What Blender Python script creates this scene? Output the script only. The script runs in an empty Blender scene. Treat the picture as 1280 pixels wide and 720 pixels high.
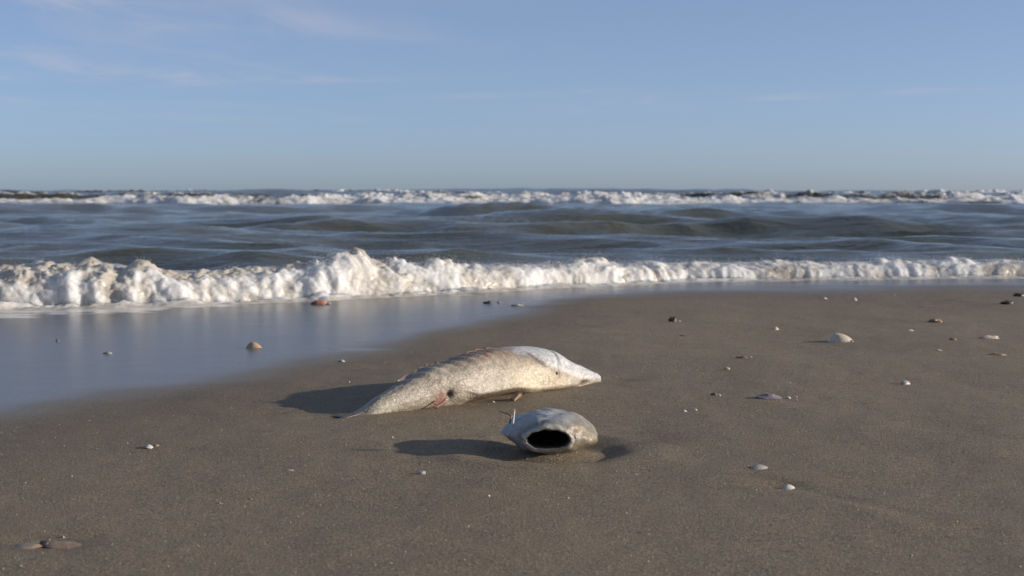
import bpy, math, random
import numpy as np
from mathutils import Vector, Matrix

# ------------------------------------------------------------------ camera, sky, sun, exposure
scn = bpy.context.scene
col = scn.collection
H = 0.30                       # camera height over the sand
F = 1758.0                     # focal length in photo pixels (1280 wide)
PITCH = math.atan(120.5 / F)   # horizon at photo row 239.5
SUN_EL = math.radians(14.0)
SUN_AZ = math.radians(94.0)    # clockwise from +Y (view direction): from the right, a touch behind the camera

cam = bpy.data.cameras.new('camera')
cam.sensor_width = 36.0
cam.lens = 36.0 * F / 1280.0
cam.clip_start = 0.05
cam.clip_end = 20000
cam.dof.use_dof = True
cam.dof.focus_distance = 1.95
cam.dof.aperture_fstop = 13.5
cam_ob = bpy.data.objects.new('camera', cam)
cam_ob.location = (0, 0, H)
cam_ob.rotation_euler = (math.pi / 2 - PITCH, 0, 0)
col.objects.link(cam_ob)
scn.camera = cam_ob

world = bpy.data.worlds.new('World')
scn.world = world
world.use_nodes = True
wn, wl = world.node_tree.nodes, world.node_tree.links
wn.clear()
sky = wn.new('ShaderNodeTexSky')
sky.sky_type = 'NISHITA'
sky.sun_disc = False
sky.sun_elevation = SUN_EL
sky.sun_rotation = SUN_AZ
sky.altitude = 0
sky.air_density = 0.5
sky.dust_density = 0.85
sky.ozone_density = 2.6
bg = wn.new('ShaderNodeBackground')
bg.inputs['Strength'].default_value = 0.118
wo = wn.new('ShaderNodeOutputWorld')
# thin cirrus: noise on a flat layer high above the beach
tc = wn.new('ShaderNodeTexCoord')
sx = wn.new('ShaderNodeSeparateXYZ')
wl.new(tc.outputs['Generated'], sx.inputs[0])
def wmath(op, a, b=None, c=None):
    n = wn.new('ShaderNodeMath'); n.operation = op
    for i, v in enumerate((a, b, c)):
        if v is None: continue
        if isinstance(v, (int, float)): n.inputs[i].default_value = v
        else: wl.new(v, n.inputs[i])
    return n.outputs[0]
zc_ = wmath('MAXIMUM', sx.outputs[2], 0.02)
cx_ = wmath('DIVIDE', sx.outputs[0], zc_)
cy_ = wmath('DIVIDE', sx.outputs[1], zc_)
cmb = wn.new('ShaderNodeCombineXYZ')
wl.new(cx_, cmb.inputs[0]); wl.new(cy_, cmb.inputs[1])
def wnoise(scale, loc, rot, stretch, detail, rough):
    mp = wn.new('ShaderNodeMapping')
    mp.inputs['Location'].default_value = loc
    mp.inputs['Rotation'].default_value = (0, 0, rot)
    mp.inputs['Scale'].default_value = stretch
    wl.new(cmb.outputs[0], mp.inputs[0])
    n = wn.new('ShaderNodeTexNoise')
    n.inputs['Scale'].default_value = scale
    n.inputs['Detail'].default_value = detail
    n.inputs['Roughness'].default_value = rough
    n.inputs['Distortion'].default_value = 0.6
    wl.new(mp.outputs[0], n.inputs['Vector'])
    return n.outputs[0]
def wramp(v, a, b):
    m = wn.new('ShaderNodeMapRange'); m.interpolation_type = 'SMOOTHSTEP'
    m.inputs['From Min'].default_value = a; m.inputs['From Max'].default_value = b
    wl.new(v, m.inputs['Value']); return m.outputs[0]
CLOUD_LOC = (5.04, 2.26, 0)
n1 = wramp(wnoise(0.16, CLOUD_LOC, 0.35, (1, 1, 1), 2, 0.5), 0.46, 0.64)
n2 = wramp(wnoise(0.9, (0.4, 7.7, 0), 0.25, (1.1, 0.42, 1), 6, 0.62), 0.36, 0.72)
cl = wmath('MULTIPLY', wmath('MULTIPLY', wmath('MULTIPLY', n1, n2), wramp(sx.outputs[2], 0.03, 0.11)), 0.95)
cmix = wn.new('ShaderNodeMix'); cmix.data_type = 'RGBA'
wl.new(cl, cmix.inputs['Factor'])
SKY_TINT = (1.02, 0.992, 1.06, 1)
tint = wn.new('ShaderNodeMix'); tint.data_type = 'RGBA'; tint.blend_type = 'MULTIPLY'
tint.inputs['Factor'].default_value = 1.0
tint.inputs['B'].default_value = SKY_TINT
wl.new(sky.outputs[0], tint.inputs['A'])
veil = wn.new('ShaderNodeMix'); veil.data_type = 'RGBA'
veil.inputs['Factor'].default_value = 0.36
veil.inputs['B'].default_value = (2.35, 2.85, 3.40, 1)
wl.new(tint.outputs['Result'], veil.inputs['A'])
wl.new(veil.outputs['Result'], cmix.inputs['A'])
cmix.inputs['B'].default_value = (3.4, 3.5, 4.1, 1)
wl.new(cmix.outputs['Result'], bg.inputs['Color'])
wl.new(bg.outputs[0], wo.inputs[0])

sun = bpy.data.lights.new('sun', 'SUN')
sun.energy = 4.7
sun.angle = math.radians(0.55)
sun.color = (1.0, 0.89, 0.75)
sun_ob = bpy.data.objects.new('sun', sun)
to_sun = Vector((math.sin(SUN_AZ) * math.cos(SUN_EL), math.cos(SUN_AZ) * math.cos(SUN_EL), math.sin(SUN_EL)))
sun_ob.rotation_euler = to_sun.to_track_quat('Z', 'Y').to_euler()
sun_ob.location = to_sun * 50
col.objects.link(sun_ob)

scn.view_settings.view_transform = 'Standard'
scn.view_settings.look = 'None'
scn.view_settings.exposure = 0.32
scn.view_settings.gamma = 1.0
scn.view_settings.use_curve_mapping = False

# ------------------------------------------------------------------ helpers
rng = np.random.default_rng(7)
random.seed(7)
_perm = np.tile(np.random.default_rng(3).permutation(512), 3)
_ga = np.random.default_rng(4).normal(size=(512, 3))
_ga /= np.linalg.norm(_ga, axis=1)[:, None]

def pn(x, y, z=0.0, seed=0):
    """gradient noise, about -1..1"""
    x = np.asarray(x, float) + seed * 17.31; y = np.asarray(y, float) + seed * 5.77
    z = np.zeros_like(x) + z + seed * 3.13
    xi = np.floor(x).astype(np.int64); yi = np.floor(y).astype(np.int64); zi = np.floor(z).astype(np.int64)
    xf, yf, zf = x - xi, y - yi, z - zi
    u = xf * xf * xf * (xf * (xf * 6 - 15) + 10)
    v = yf * yf * yf * (yf * (yf * 6 - 15) + 10)
    w = zf * zf * zf * (zf * (zf * 6 - 15) + 10)
    out = 0
    for dx in (0, 1):
        for dy in (0, 1):
            for dz in (0, 1):
                h = _perm[(_perm[(_perm[(xi + dx) & 511] + yi + dy) & 511] + zi + dz) & 511]
                g = _ga[h]
                d = g[..., 0] * (xf - dx) + g[..., 1] * (yf - dy) + g[..., 2] * (zf - dz)
                out = out + d * (u if dx else 1 - u) * (v if dy else 1 - v) * (w if dz else 1 - w)
    return out * 1.5

def fbm(x, y, z=0.0, oct=4, seed=0, gain=0.5):
    s = 0; a = 1; f = 1
    for i in range(oct):
        s = s + a * pn(x * f, y * f, np.asarray(z) * f, seed + i); a *= gain; f *= 2.03
    return s

def sstep(a, b, x):
    t = np.clip((np.asarray(x, float) - a) / (b - a), 0, 1)
    return t * t * (3 - 2 * t)

CP, SP = math.cos(PITCH), math.sin(PITCH)
def px(x, y, z=0.0):
    """point of the plane at height z that photo pixel x, y shows"""
    dx = x - 640.0; du = 360.0 - y
    dy = F * CP + du * SP
    dz = -F * SP + du * CP
    t = (z - H) / dz
    return np.array((dx * t, dy * t, z))
def pz(y, depth):
    """height seen at photo row y at a given distance"""
    du = 360.0 - y
    return H + depth * (-F * SP + du * CP) / (F * CP + du * SP)
def img(p):
    x, y, z = p[0], p[1], p[2] - H
    c = y * CP - z * SP; u = y * SP + z * CP
    return 640 + F * x / c, 360 - F * u / c

def tag(o, label=None, cat=None, group=None, kind=None):
    if label: o['label'] = label
    if cat: o['category'] = cat
    if group: o['group'] = group
    if kind: o['kind'] = kind
    return o

def mesh_obj(name, verts, faces, mat, parent=None, loc=(0, 0, 0), smooth=True, attrs=None, colattr=None):
    me = bpy.data.meshes.new(name)
    v = np.asarray(verts, float) - np.asarray(loc, float)
    if isinstance(faces, np.ndarray):
        n = len(faces); k = faces.shape[1]
        me.vertices.add(len(v)); me.vertices.foreach_set('co', v.astype(np.float32).ravel())
        me.loops.add(n * k); me.loops.foreach_set('vertex_index', faces.astype(np.int32).ravel())
        me.polygons.add(n); me.polygons.foreach_set('loop_start', np.arange(0, n * k, k, dtype=np.int32))
        me.update(calc_edges=True); me.validate()
    else:
        me.from_pydata(v.tolist(), [], faces)
    if smooth: me.polygons.foreach_set('use_smooth', np.ones(len(me.polygons), bool))
    for nm, a in (attrs or {}).items():
        at = me.attributes.new(nm, 'FLOAT', 'POINT'); at.data.foreach_set('value', np.asarray(a, np.float32).ravel())
    if colattr is not None:
        at = me.attributes.new('col', 'FLOAT_COLOR', 'POINT')
        c = np.ones((len(v), 4), np.float32); c[:, :3] = colattr
        at.data.foreach_set('color', c.ravel())
    me.materials.append(mat)
    o = bpy.data.objects.new(name, me)
    col.objects.link(o)
    if parent is not None: o.parent = parent
    else: o.location = loc
    return o

def grid_faces(nr, nc, wrap=False):
    i = np.arange(nr - 1)[:, None]; j = np.arange(nc if wrap else nc - 1)[None, :]
    a = i * nc + j; b = i * nc + (j + 1) % nc
    return np.stack([a, b, b + nc, a + nc], -1).reshape(-1, 4)

class Mat:
    """small node builder"""
    def __init__(self, name):
        self.m = bpy.data.materials.new(name); self.m.use_nodes = True
        self.n = self.m.node_tree.nodes; self.l = self.m.node_tree.links
        self.b = self.n['Principled BSDF']; self.out = self.n['Material Output']
        self.geo = self.n.new('ShaderNodeNewGeometry'); self.tc = self.n.new('ShaderNodeTexCoord')
    def put(self, sock, v):
        if isinstance(v, (int, float)): sock.default_value = v
        elif isinstance(v, tuple): sock.default_value = v if len(v) == 4 or sock.type == 'VECTOR' else (*v, 1)
        else: self.l.new(v, sock)
    def math(self, op, a, b=0.0):
        n = self.n.new('ShaderNodeMath'); n.operation = op; self.put(n.inputs[0], a); self.put(n.inputs[1], b); return n.outputs[0]
    def noise(self, scale, detail=3, rough=0.55, coord=None, dist=0, stretch=None):
        c = coord or self.geo.outputs['Position']
        if stretch:
            mp = self.n.new('ShaderNodeMapping'); mp.inputs['Scale'].default_value = stretch; self.l.new(c, mp.inputs[0]); c = mp.outputs[0]
        n = self.n.new('ShaderNodeTexNoise'); n.inputs['Scale'].default_value = scale; n.inputs['Detail'].default_value = detail
        n.inputs['Roughness'].default_value = rough; n.inputs['Distortion'].default_value = dist; self.l.new(c, n.inputs['Vector']); return n.outputs[0]
    def voro(self, scale, coord=None, feature='F1', out='Distance'):
        n = self.n.new('ShaderNodeTexVoronoi'); n.feature = feature; n.inputs['Scale'].default_value = scale
        self.l.new(coord or self.geo.outputs['Position'], n.inputs['Vector']); return n.outputs[out]
    def ramp(self, v, a, b, c=0.0, d=1.0):
        n = self.n.new('ShaderNodeMapRange'); n.interpolation_type = 'SMOOTHSTEP'
        for i, q in zip(('Value', 'From Min', 'From Max', 'To Min', 'To Max'), (v, a, b, c, d)): self.put(n.inputs[i], q)
        return n.outputs[0]
    def mix(self, f, a, b, blend='MIX'):
        n = self.n.new('ShaderNodeMix'); n.data_type = 'RGBA'; n.blend_type = blend
        self.put(n.inputs['Factor'], f); self.put(n.inputs['A'], a); self.put(n.inputs['B'], b); return n.outputs['Result']
    def attr(self, nm, out='Fac'):
        n = self.n.new('ShaderNodeAttribute'); n.attribute_name = nm; return n.outputs[out]
    def bump(self, h, strength, dist, normal=None):
        n = self.n.new('ShaderNodeBump'); self.put(n.inputs['Strength'], strength); n.inputs['Distance'].default_value = dist
        self.put(n.inputs['Height'], h)
        if normal: self.l.new(normal, n.inputs['Normal'])
        return n.outputs[0]
    def set(self, **k):
        for a, v in k.items(): self.put(self.b.inputs[a.replace('_', ' ')], v)
        return self.m

# ------------------------------------------------------------------ materials
def sand_material():
    M = Mat('wet_sand')
    wet, damp_shade = M.attr('wet'), M.attr('damp_shade')
    big = M.noise(2.2, 4, 0.55); mid = M.noise(26, 4, 0.6); fine = M.noise(330, 3, 0.7); grain = M.noise(900, 2, 0.7)
    c = M.mix(M.ramp(big, 0.3, 0.7), (0.212, 0.163, 0.099), (0.247, 0.192, 0.120))
    c = M.mix(M.ramp(mid, 0.35, 0.75), c, (0.198, 0.158, 0.104))
    c = M.mix(M.ramp(M.noise(55, 3, 0.6), 0.45, 0.7, 0, 0.5), c, (0.240, 0.172, 0.116))
    c = M.mix(M.ramp(fine, 0.48, 0.74), c, (0.41, 0.335, 0.238))
    c = M.mix(M.ramp(grain, 0.56, 0.72, 0, 0.85), c, (0.060, 0.048, 0.038))
    c = M.mix(M.ramp(M.noise(260, 2, 0.6), 0.55, 0.69, 0, 0.72), c, (0.078, 0.063, 0.046))
    sp = M.noise(560, 1, 0.5, stretch=(1, 1, 1))
    c = M.mix(M.ramp(sp, 0.68, 0.75, 0, 0.9), c, (0.60, 0.53, 0.44))
    c = M.mix(M.math('MULTIPLY', damp_shade, 0.62), c, (0.085, 0.070, 0.056))
    c = M.mix(M.math('MULTIPLY', wet, 0.75), c, (0.115, 0.120, 0.122))
    lace = M.math('ADD', M.attr('foam'), M.math('MULTIPLY', M.math('SUBTRACT', M.noise(16, 5, 0.65, stretch=(0.5, 1, 1), dist=0.8), 0.5), 1.6))
    c = M.mix(M.ramp(lace, 0.55, 0.80), c, (0.60, 0.585, 0.56))
    dry = M.math('SUBTRACT', 1.0, M.ramp(wet, 0.15, 0.85))
    h = M.math('ADD', M.math('MULTIPLY', fine, 0.6), M.math('MULTIPLY', grain, 0.5))
    b = M.bump(h, M.math('MULTIPLY', dry, 1.0), 0.0060)
    rip = M.noise(16, 2, 0.5, stretch=(0.35, 1.0, 1))
    b = M.bump(rip, 0.10, 0.006, b)
    r = M.ramp(wet, 0.05, 1.0, 0.62, 0.27)
    return M.set(Base_Color=c, Roughness=r, IOR=1.40, Normal=b, Specular_IOR_Level=M.ramp(wet, 0.0, 0.6, 0.30, 0.5))

def water_material():
    M = Mat('sea_water')
    n = M.noise(0.7, 3, 0.5)
    c = M.mix(M.ramp(n, 0.35, 0.65), (0.046, 0.048, 0.034), (0.088, 0.080, 0.042))
    f = M.attr('foam')
    fn = M.noise(5.0, 5, 0.65, stretch=(0.6, 1, 1))
    fm = M.ramp(M.math('ADD', f, M.math('MULTIPLY', M.math('SUBTRACT', fn, 0.5), 1.2)), 0.45, 0.75)
    c = M.mix(fm, c, (0.60, 0.59, 0.57))
    h = M.noise(9, 5, 0.6, stretch=(0.5, 1, 1)); 
    b = M.bump(h, 0.6, 0.05)
    b = M.bump(M.noise(45, 3, 0.6, stretch=(0.6, 1, 1)), 0.35, 0.006, b)
    return M.set(Base_Color=c, Roughness=M.ramp(fm, 0, 1, 0.10, 0.8), IOR=1.333, Normal=b)

def foam_material():
    M = Mat('surf_foam')
    f = M.attr('foam')
    fn = M.noise(22, 6, 0.68)
    fm = M.ramp(M.math('ADD', f, M.math('MULTIPLY', M.math('SUBTRACT', fn, 0.5), 1.5)), 0.28, 0.90)
    wc = M.mix(M.noise(3.5, 3), (0.36, 0.32, 0.265), (0.47, 0.425, 0.36))
    wc = M.mix(M.attr('sea'), wc, (0.055, 0.052, 0.036))
    fc = M.mix(M.ramp(M.noise(6, 3), 0.4, 0.7), (0.60, 0.60, 0.595), (0.46, 0.44, 0.41))
    c = M.mix(fm, wc, fc)
    b = M.bump(M.voro(170), M.math('MULTIPLY', fm, 0.25), 0.004)
    b = M.bump(M.noise(60, 4, 0.65), 0.22, 0.008, b)
    return M.set(Base_Color=c, Roughness=M.ramp(fm, 0, 1, 0.14, 0.75), IOR=1.33, Normal=b,
                 Subsurface_Weight=M.math('MULTIPLY', fm, 0.85), Subsurface_Radius=(0.03, 0.028, 0.026), Subsurface_Scale=1.6)

def simple(name, c, rough=0.5, var=0.25, scale=90, bump=0.3, dist=0.002, spec=0.4):
    M = Mat(name)
    n = M.noise(scale, 4, 0.6)
    cc = M.mix(M.ramp(n, 0.3, 0.75), tuple(x * (1 - var) for x in c), tuple(min(1, x * (1 + var)) for x in c))
    return M.set(Base_Color=cc, Roughness=rough, Normal=M.bump(M.noise(scale * 2.5, 3), bump, dist), Specular_IOR_Level=spec)

def skin_material(name, rough=0.38, scale=0.5):
    M = Mat(name)
    c = M.attr('col', 'Color')
    n = M.noise(160, 4, 0.65)
    c = M.mix(M.ramp(n, 0.35, 0.7, 0, 0.42), c, (0.15, 0.12, 0.09))
    c = M.mix(M.ramp(M.noise(420, 2), 0.62, 0.72, 0, 0.35), c, (0.7, 0.66, 0.58))
    if name == 'fish_skin':
        cb = M.n.new('ShaderNodeCombineXYZ'); M.put(cb.inputs[0], M.attr('along')); M.put(cb.inputs[1], M.attr('around'))
        cell = M.voro(230, cb.outputs[0])
        c = M.mix(M.ramp(cell, 0.30, 0.62, 0, 0.28), c, (0.15, 0.12, 0.09))
        b = M.bump(M.math('SUBTRACT', 1.0, cell), 0.35, 0.0016)
    else:
        b = M.bump(M.voro(300), scale * 0.35, 0.0010)
    b = M.bump(M.noise(75, 5, 0.65), 0.40, 0.0025, b)
    return M.set(Base_Color=c, Roughness=rough, Normal=b, Specular_IOR_Level=0.35, Subsurface_Weight=0.12,
                 Subsurface_Radius=(0.01, 0.005, 0.003), Subsurface_Scale=0.5)

SAND = sand_material(); WATER = water_material(); FOAM = foam_material()
SKIN = skin_material('fish_skin', 0.5); HEADSKIN = skin_material('head_skin', 0.43, 0.2)
def shell_material(name, c1, c2, rough=0.45):
    M = Mat(name)
    oc = M.tc.outputs['Object']
    c = M.mix(M.ramp(M.noise(140, 3, coord=oc), 0.3, 0.7), c1, c2)
    c = M.mix(M.ramp(M.noise(30, 3, coord=oc), 0.55, 0.75, 0, 0.5), c, tuple(x * 0.45 for x in c1))
    return M.set(Base_Color=c, Roughness=rough, Normal=M.bump(M.noise(500, 3, coord=oc), 0.3, 0.001))
SH = dict(
    cream=shell_material('cream_shell', (0.42, 0.35, 0.27), (0.56, 0.49, 0.39)),
    white=shell_material('white_shell', (0.34, 0.325, 0.30), (0.52, 0.50, 0.46)),
    tan=shell_material('tan_shell', (0.27, 0.19, 0.12), (0.37, 0.27, 0.18)),
    brown=shell_material('brown_shell', (0.15, 0.10, 0.07), (0.24, 0.17, 0.12)),
    black=shell_material('black_shell', (0.018, 0.016, 0.016), (0.04, 0.035, 0.033)),
    purple=shell_material('purple_shell', (0.12, 0.105, 0.11), (0.22, 0.20, 0.205)),
    grey=shell_material('grey_shell', (0.24, 0.23, 0.22), (0.38, 0.36, 0.34)),
    red=shell_material('red_clay', (0.27, 0.12, 0.075), (0.36, 0.18, 0.12)),
    pink=shell_material('pink_shell', (0.42, 0.32, 0.28), (0.52, 0.42, 0.37)))

# ------------------------------------------------------------------ the shore line
FILM_Z = -0.006
SEA_Z = -0.030
fb = np.array([px(x, y) for x, y in ((-700, 640), (-250, 570), (0, 520), (190, 490), (330, 462), (480, 432), (600, 403), (740, 372), (860, 364), (1280, 361), (2200, 360))])
def film_y(x): return np.interp(x, fb[:, 0], fb[:, 1])
wb = np.array([px(x, y, -0.012) for x, y in ((-900, 392), (0, 388), (200, 384), (400, 376), (560, 368), (700, 360), (860, 353), (1000, 351), (1280, 348), (2600, 347))])
def wave_y(x): return np.interp(x, wb[:, 0], wb[:, 1])

# ------------------------------------------------------------------ the two fish: outlines first (the sand hugs them)
def P2(pts): a = np.array(pts, float); return lambda x: np.interp(x, a[:, 0], a[:, 1])
bot_px = P2([(438, 519), (470, 519), (500, 516), (540, 511), (560, 509), (590, 506), (620, 502), (650, 496), (680, 491), (700, 489), (720, 485), (745, 480), (753, 477)])
top_px = P2([(430, 518), (445, 511), (470, 497), (500, 480), (530, 460), (560, 452), (590, 442), (620, 436), (650, 433), (672, 435), (690, 443), (710, 452), (730, 461), (745, 468), (753, 474)])
near = np.array([px(x, bot_px(x)) for x in np.linspace(438, 752, 60)])
for _ in range(6): near[1:-1] = .25 * near[:-2] + .5 * near[1:-1] + .25 * near[2:]
Ltot = np.concatenate([[0], np.cumsum(np.linalg.norm(np.diff(near, axis=0), axis=1))])
AX = near[-1] - near[0]; AX /= np.linalg.norm(AX)
MD = np.array((-AX[1], AX[0], 0))      # away from the camera
UW = P2([(0, .0025), (.03, .007), (.06, .012), (.15, .022), (.28, .033), (.45, .045), (.6, .054), (.72, .056), (.82, .050), (.90, .040), (.96, .028), (1, .014)])
FL = Ltot[-1]
def near_pt(u):
    return np.stack([np.interp(np.asarray(u) * FL, Ltot, near[:, k]) for k in range(3)], -1)
us_ = np.linspace(0, 1, 80); ht_ = []
for u in us_:
    c = near_pt(u) + MD * UW(u)
    xi, _ = img((c[0], c[1], 0.04))
    ht_.append(max(0.004, pz(top_px(xi), c[1])))
ht_ = np.convolve(np.pad(ht_, 3, mode='edge'), np.ones(7) / 7, mode='valid')
def UH(u): return np.interp(u, us_, ht_) * (0.15 + 0.85 * sstep(-.02, .10, u))
_uw = UW(np.linspace(0, 1, 201)); _uw = np.convolve(np.pad(_uw, 8, mode='edge'), np.ones(17) / 17, mode='valid')
def UW(u): return np.interp(u, np.linspace(0, 1, 201), _uw)
FOFF = near_pt(0.5) + MD * UW(0.5); FOFF[2] = 0
def fish_pt(u, phi):
    """surface of the fish: u tail 0 .. nose 1, phi 0 near side, pi/2 top, pi far side"""
    u = np.asarray(u, float); phi = np.asarray(phi, float)
    w = UW(u); h = UH(u); md = sstep(.35, .42, u) * sstep(.66, .54, u); zf = 0.38 - 0.16 * sstep(.33, .42, u) - 0.10 * sstep(.55, .68, u) + 0.16 * sstep(.86, .98, u); zc = zf * h
    cs, sn = np.cos(phi), np.sin(phi)
    q = w * np.sign(cs) * np.abs(cs) ** 0.81
    up = np.abs(sn) ** 1.04
    z = np.where(sn >= 0, zc + (1 - zf) * h * up, zc - (zf * h + 0.006) * np.abs(sn) ** 0.8)
    q = np.where(sn < 0, q * (1 - (0.12 + 0.55 * md) * np.abs(sn) ** 0.7), q)
    ctr = near_pt(u) + MD * w[..., None] if w.ndim else near_pt(u) + MD * w
    p = ctr - MD * q[..., None]
    p[..., 2] = z
    return p

HEADC = px(689, 571)                   # foot of the fish head's mouth plane
# ------------------------------------------------------------------ sand
def cum(start, steps):
    return np.concatenate([[start], start + np.cumsum(steps)])
g = np.geomspace(0.012, 90, 34)
xs = np.concatenate([-(2.1 + np.cumsum(g))[::-1], np.arange(-2.1, 2.1001, 0.0085), 2.1 + np.cumsum(g)])
ya = np.arange(0.85, 2.3, 0.0062); yb = np.arange(2.3, 5.6, 0.0145)
ys = np.concatenate([(0.85 - np.cumsum(np.geomspace(0.012, 40, 28)))[::-1], ya, yb, 5.6 + np.cumsum(np.geomspace(0.03, 40, 24))])
X, Y = np.meshgrid(xs, ys)
def sand_z(X, Y):
    X = np.asarray(X, float); Y = np.asarray(Y, float)
    sd = Y - film_y(X)
    Z = FILM_Z * sstep(-0.9, 0.15, sd) - 0.030 * np.clip(Y - 5.4, 0, 80)
    calm = 1 - 0.93 * sstep(-0.25, 0.12, sd)
    Z = Z + calm * (0.0048 * fbm(X * 2.3, Y * 2.3, 0, 3, 11) + 0.0014 * fbm(X * 11, Y * 11, 0, 3, 21) + 0.0006 * pn(X * 45, Y * 45, 0, 31))
    # low ridge running off to the right of the near shells
    a = px(990, 607); b = px(1190, 655)
    dx, dy = b[0] - a[0], b[1] - a[1]; L2 = dx * dx + dy * dy
    t = np.clip(((X - a[0]) * dx + (Y - a[1]) * dy) / L2, -0.3, 1.1)
    d = np.hypot(X - a[0] - t * dx, Y - a[1] - t * dy)
    Z = Z - 0.0011 * np.exp(-(d / 0.012) ** 2) * sstep(1.1, 0.6, t) + 0.0006 * np.exp(-((d - 0.03) / 0.02) ** 2)
    # scour round the fish head and the fish
    e = np.hypot((X - HEADC[0]) / 0.068, (Y - HEADC[1] - 0.045) / 0.062)
    Z = Z - 0.007 * np.exp(-((e - 0.95) / 0.30) ** 2) + 0.0028 * np.exp(-((e - 1.75) / 0.45) ** 2) * (1 + .5 * pn(X * 30, Y * 30, 0, 58))
    p = px(795, 548); Z = Z - 0.0022 * np.exp(-(((X - p[0]) / 0.050) ** 2 + ((Y - p[1]) / 0.05) ** 2))
    p = px(775, 474); Z = Z - 0.004 * np.exp(-(((X - p[0]) / 0.035) ** 2 + ((Y - p[1]) / 0.03) ** 2))
    # dish round the half buried shell bottom left
    p = px(58, 678); rr = np.hypot((X - p[0]) / 1.15, Y - p[1])
    Z = Z - 0.003 * np.exp(-(rr / 0.030) ** 2) + 0.001 * np.exp(-((rr - 0.055) / 0.02) ** 2)
    # trails of the two lower right shells
    for (sx_, sy_) in ((965, 604), (940, 587), (330, 516), (415, 521)):
        p = px(sx_, sy_); Z = Z - 0.003 * np.exp(-(((X - p[0]) / 0.030) ** 2 + ((Y - p[1]) / 0.008) ** 2))
    return Z
Z = sand_z(X, Y)
sd = Y - film_y(X) + 0.19 * fbm(X * 1.6, Y * 1.6, 0, 3, 41) + 0.10 * pn(X * 1.2, Y * 7, 0, 45)
wet = sstep(-0.34, 0.42, sd)
_p = px(428, 433)
wet = np.maximum(wet, 0.97 * np.exp(-(((X - _p[0]) / 0.11) ** 2 + ((Y - _p[1] - .05 * (X - _p[0])) / 0.035) ** 2) ** 2))
damp_shade = 0.45 * sstep(-1.2, 0.0, sd)
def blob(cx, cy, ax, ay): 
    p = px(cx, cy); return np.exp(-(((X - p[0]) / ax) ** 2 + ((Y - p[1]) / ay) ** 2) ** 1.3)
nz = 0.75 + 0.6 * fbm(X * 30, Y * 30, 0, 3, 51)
for a in ((788, 548, .055, .055, .75), (775, 475, .040, .030, .8), (700, 575, .08, .022, .6), (600, 505, .12, .05, .35), (60, 676, .08, .04, .35), (20, 684, .05, .03, .6)):  # damp beside head and nose, darker along fish, shade painted at head foot, shell
    damp_shade = np.maximum(damp_shade, np.clip(a[4] * blob(*a[:4]) * nz, 0, 1))
wd = wave_y(X) - Y
lacef = (0.62 + 0.32 * sstep(-.5, -1.0, X)) * sstep(0.30 + .22 * sstep(-.4, -1.0, X), 0.02, wd + 0.12 * fbm(X * 3, Y * 9, 0, 3, 57)) * sstep(2.3, 0.4, X)
o = mesh_obj('beach_sand', np.stack([X, Y, Z], -1).reshape(-1, 3), grid_faces(len(ys), len(xs)), SAND, attrs=dict(wet=wet, damp_shade=damp_shade, foam=lacef))
tag(o, kind='structure')

# ------------------------------------------------------------------ sea
r_ = np.concatenate([np.arange(0, 3, 0.025), 3 + np.cumsum(np.geomspace(0.026, 260, 400))])
u_ = np.linspace(-1, 1, 760); u_ = np.sign(u_) * (0.35 * np.abs(u_) + 0.65 * np.abs(u_) ** 3)
U, R = np.meshgrid(u_, r_)
SX = U * (9 + 1.75 * R)
SY = wave_y(SX) + 0.22 + R
def ridge(X, Y, xp, yp, halfw, h, front, back, bend=0.0):
    c = px(xp, yp, SEA_Z)
    hw = halfw * c[1] / F
    s = Y - c[1] - bend * (X - c[0]) - 0.35 * pn(X * 0.6, Y * 0.05, 0, int(xp) % 37)
    prof = np.where(s < 0, np.exp(-(s / front) ** 2), np.exp(-(s / back) ** 2))
    return 0.95 * h * prof * np.exp(-((X - c[0]) / hw) ** 4)
def sea_z(X, Y):
    fade = np.exp(-np.clip(Y - 60, 0, None) / 120)
    Z = np.zeros_like(X)
    near_ = sstep(0, 1.5, Y - wave_y(X))
    for lam, amp, sd_ in ((2.6, 0.044, 61), (1.25, 0.042, 63), (0.6, 0.034, 65), (0.28, 0.018, 67)):
        n = pn(X / lam * 0.42, Y / lam + 0.15 * X / lam, 0, sd_)
        Z = Z + amp * (1 - 2 * np.abs(n)) * (0.35 + 0.65 * near_) 
    Z = Z * fade - 0.012
    for a in ((300, 298, 130, .10, .16, 1.3), (560, 302, 260, .09, .20, 1.1), (740, 297, 170, .08, .18, 1.2), (1010, 304, 130, .075, .15, 1.0), (1270, 292, 100, .09, .30, 1.2),
              (60, 276, 190, .10, .5, 2.0), (625, 277, 95, .12, .4, 2.0), (930, 281, 170, .07, .5, 2.0), (1180, 274, 130, .10, .6, 2.0), (350, 272, 150, .07, .5, 2.0), (150, 312, 190, .04, .22, .8)):
        Z = Z + ridge(X, Y, *a)
    # far swells that make the uneven skyline
    for y0, h, L, sd_ in ((58, .36, 2.2, 71), (80, .42, 3, 73), (120, .48, 5, 75), (190, .52, 9, 77)):
        s = Y - y0 - 0.04 * y0 * pn(X / y0 * 2.2, X * 0, 0, sd_)
        Z = Z + h * (0.72 + 0.5 * fbm(X / y0 * 7, X * 0, 0, 3, sd_ + 1)) * np.exp(-(s / L) ** 2)
    return Z + SEA_Z
SZ = sea_z(SX, SY)
edge = sstep(0.0, 0.5, R)
SZ = SZ * edge + (SEA_Z - 0.02) * (1 - edge)
sf = np.clip(0.62 * np.exp(-((SY - 25) / 5) ** 2) * (0.4 + 0.8 * fbm(SX * 0.25, SY * 0.6, 0, 3, 81)), 0, 0.6)
sf = np.maximum(sf, 0.75 * np.exp(-R / 0.25) )
sf = np.maximum(sf, np.clip(0.6 * sstep(36, 44, SY) * sstep(100, 60, SY) * (0.3 + fbm(SX * .12, SY * .3, 0, 3, 83)), 0, .7))
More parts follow.
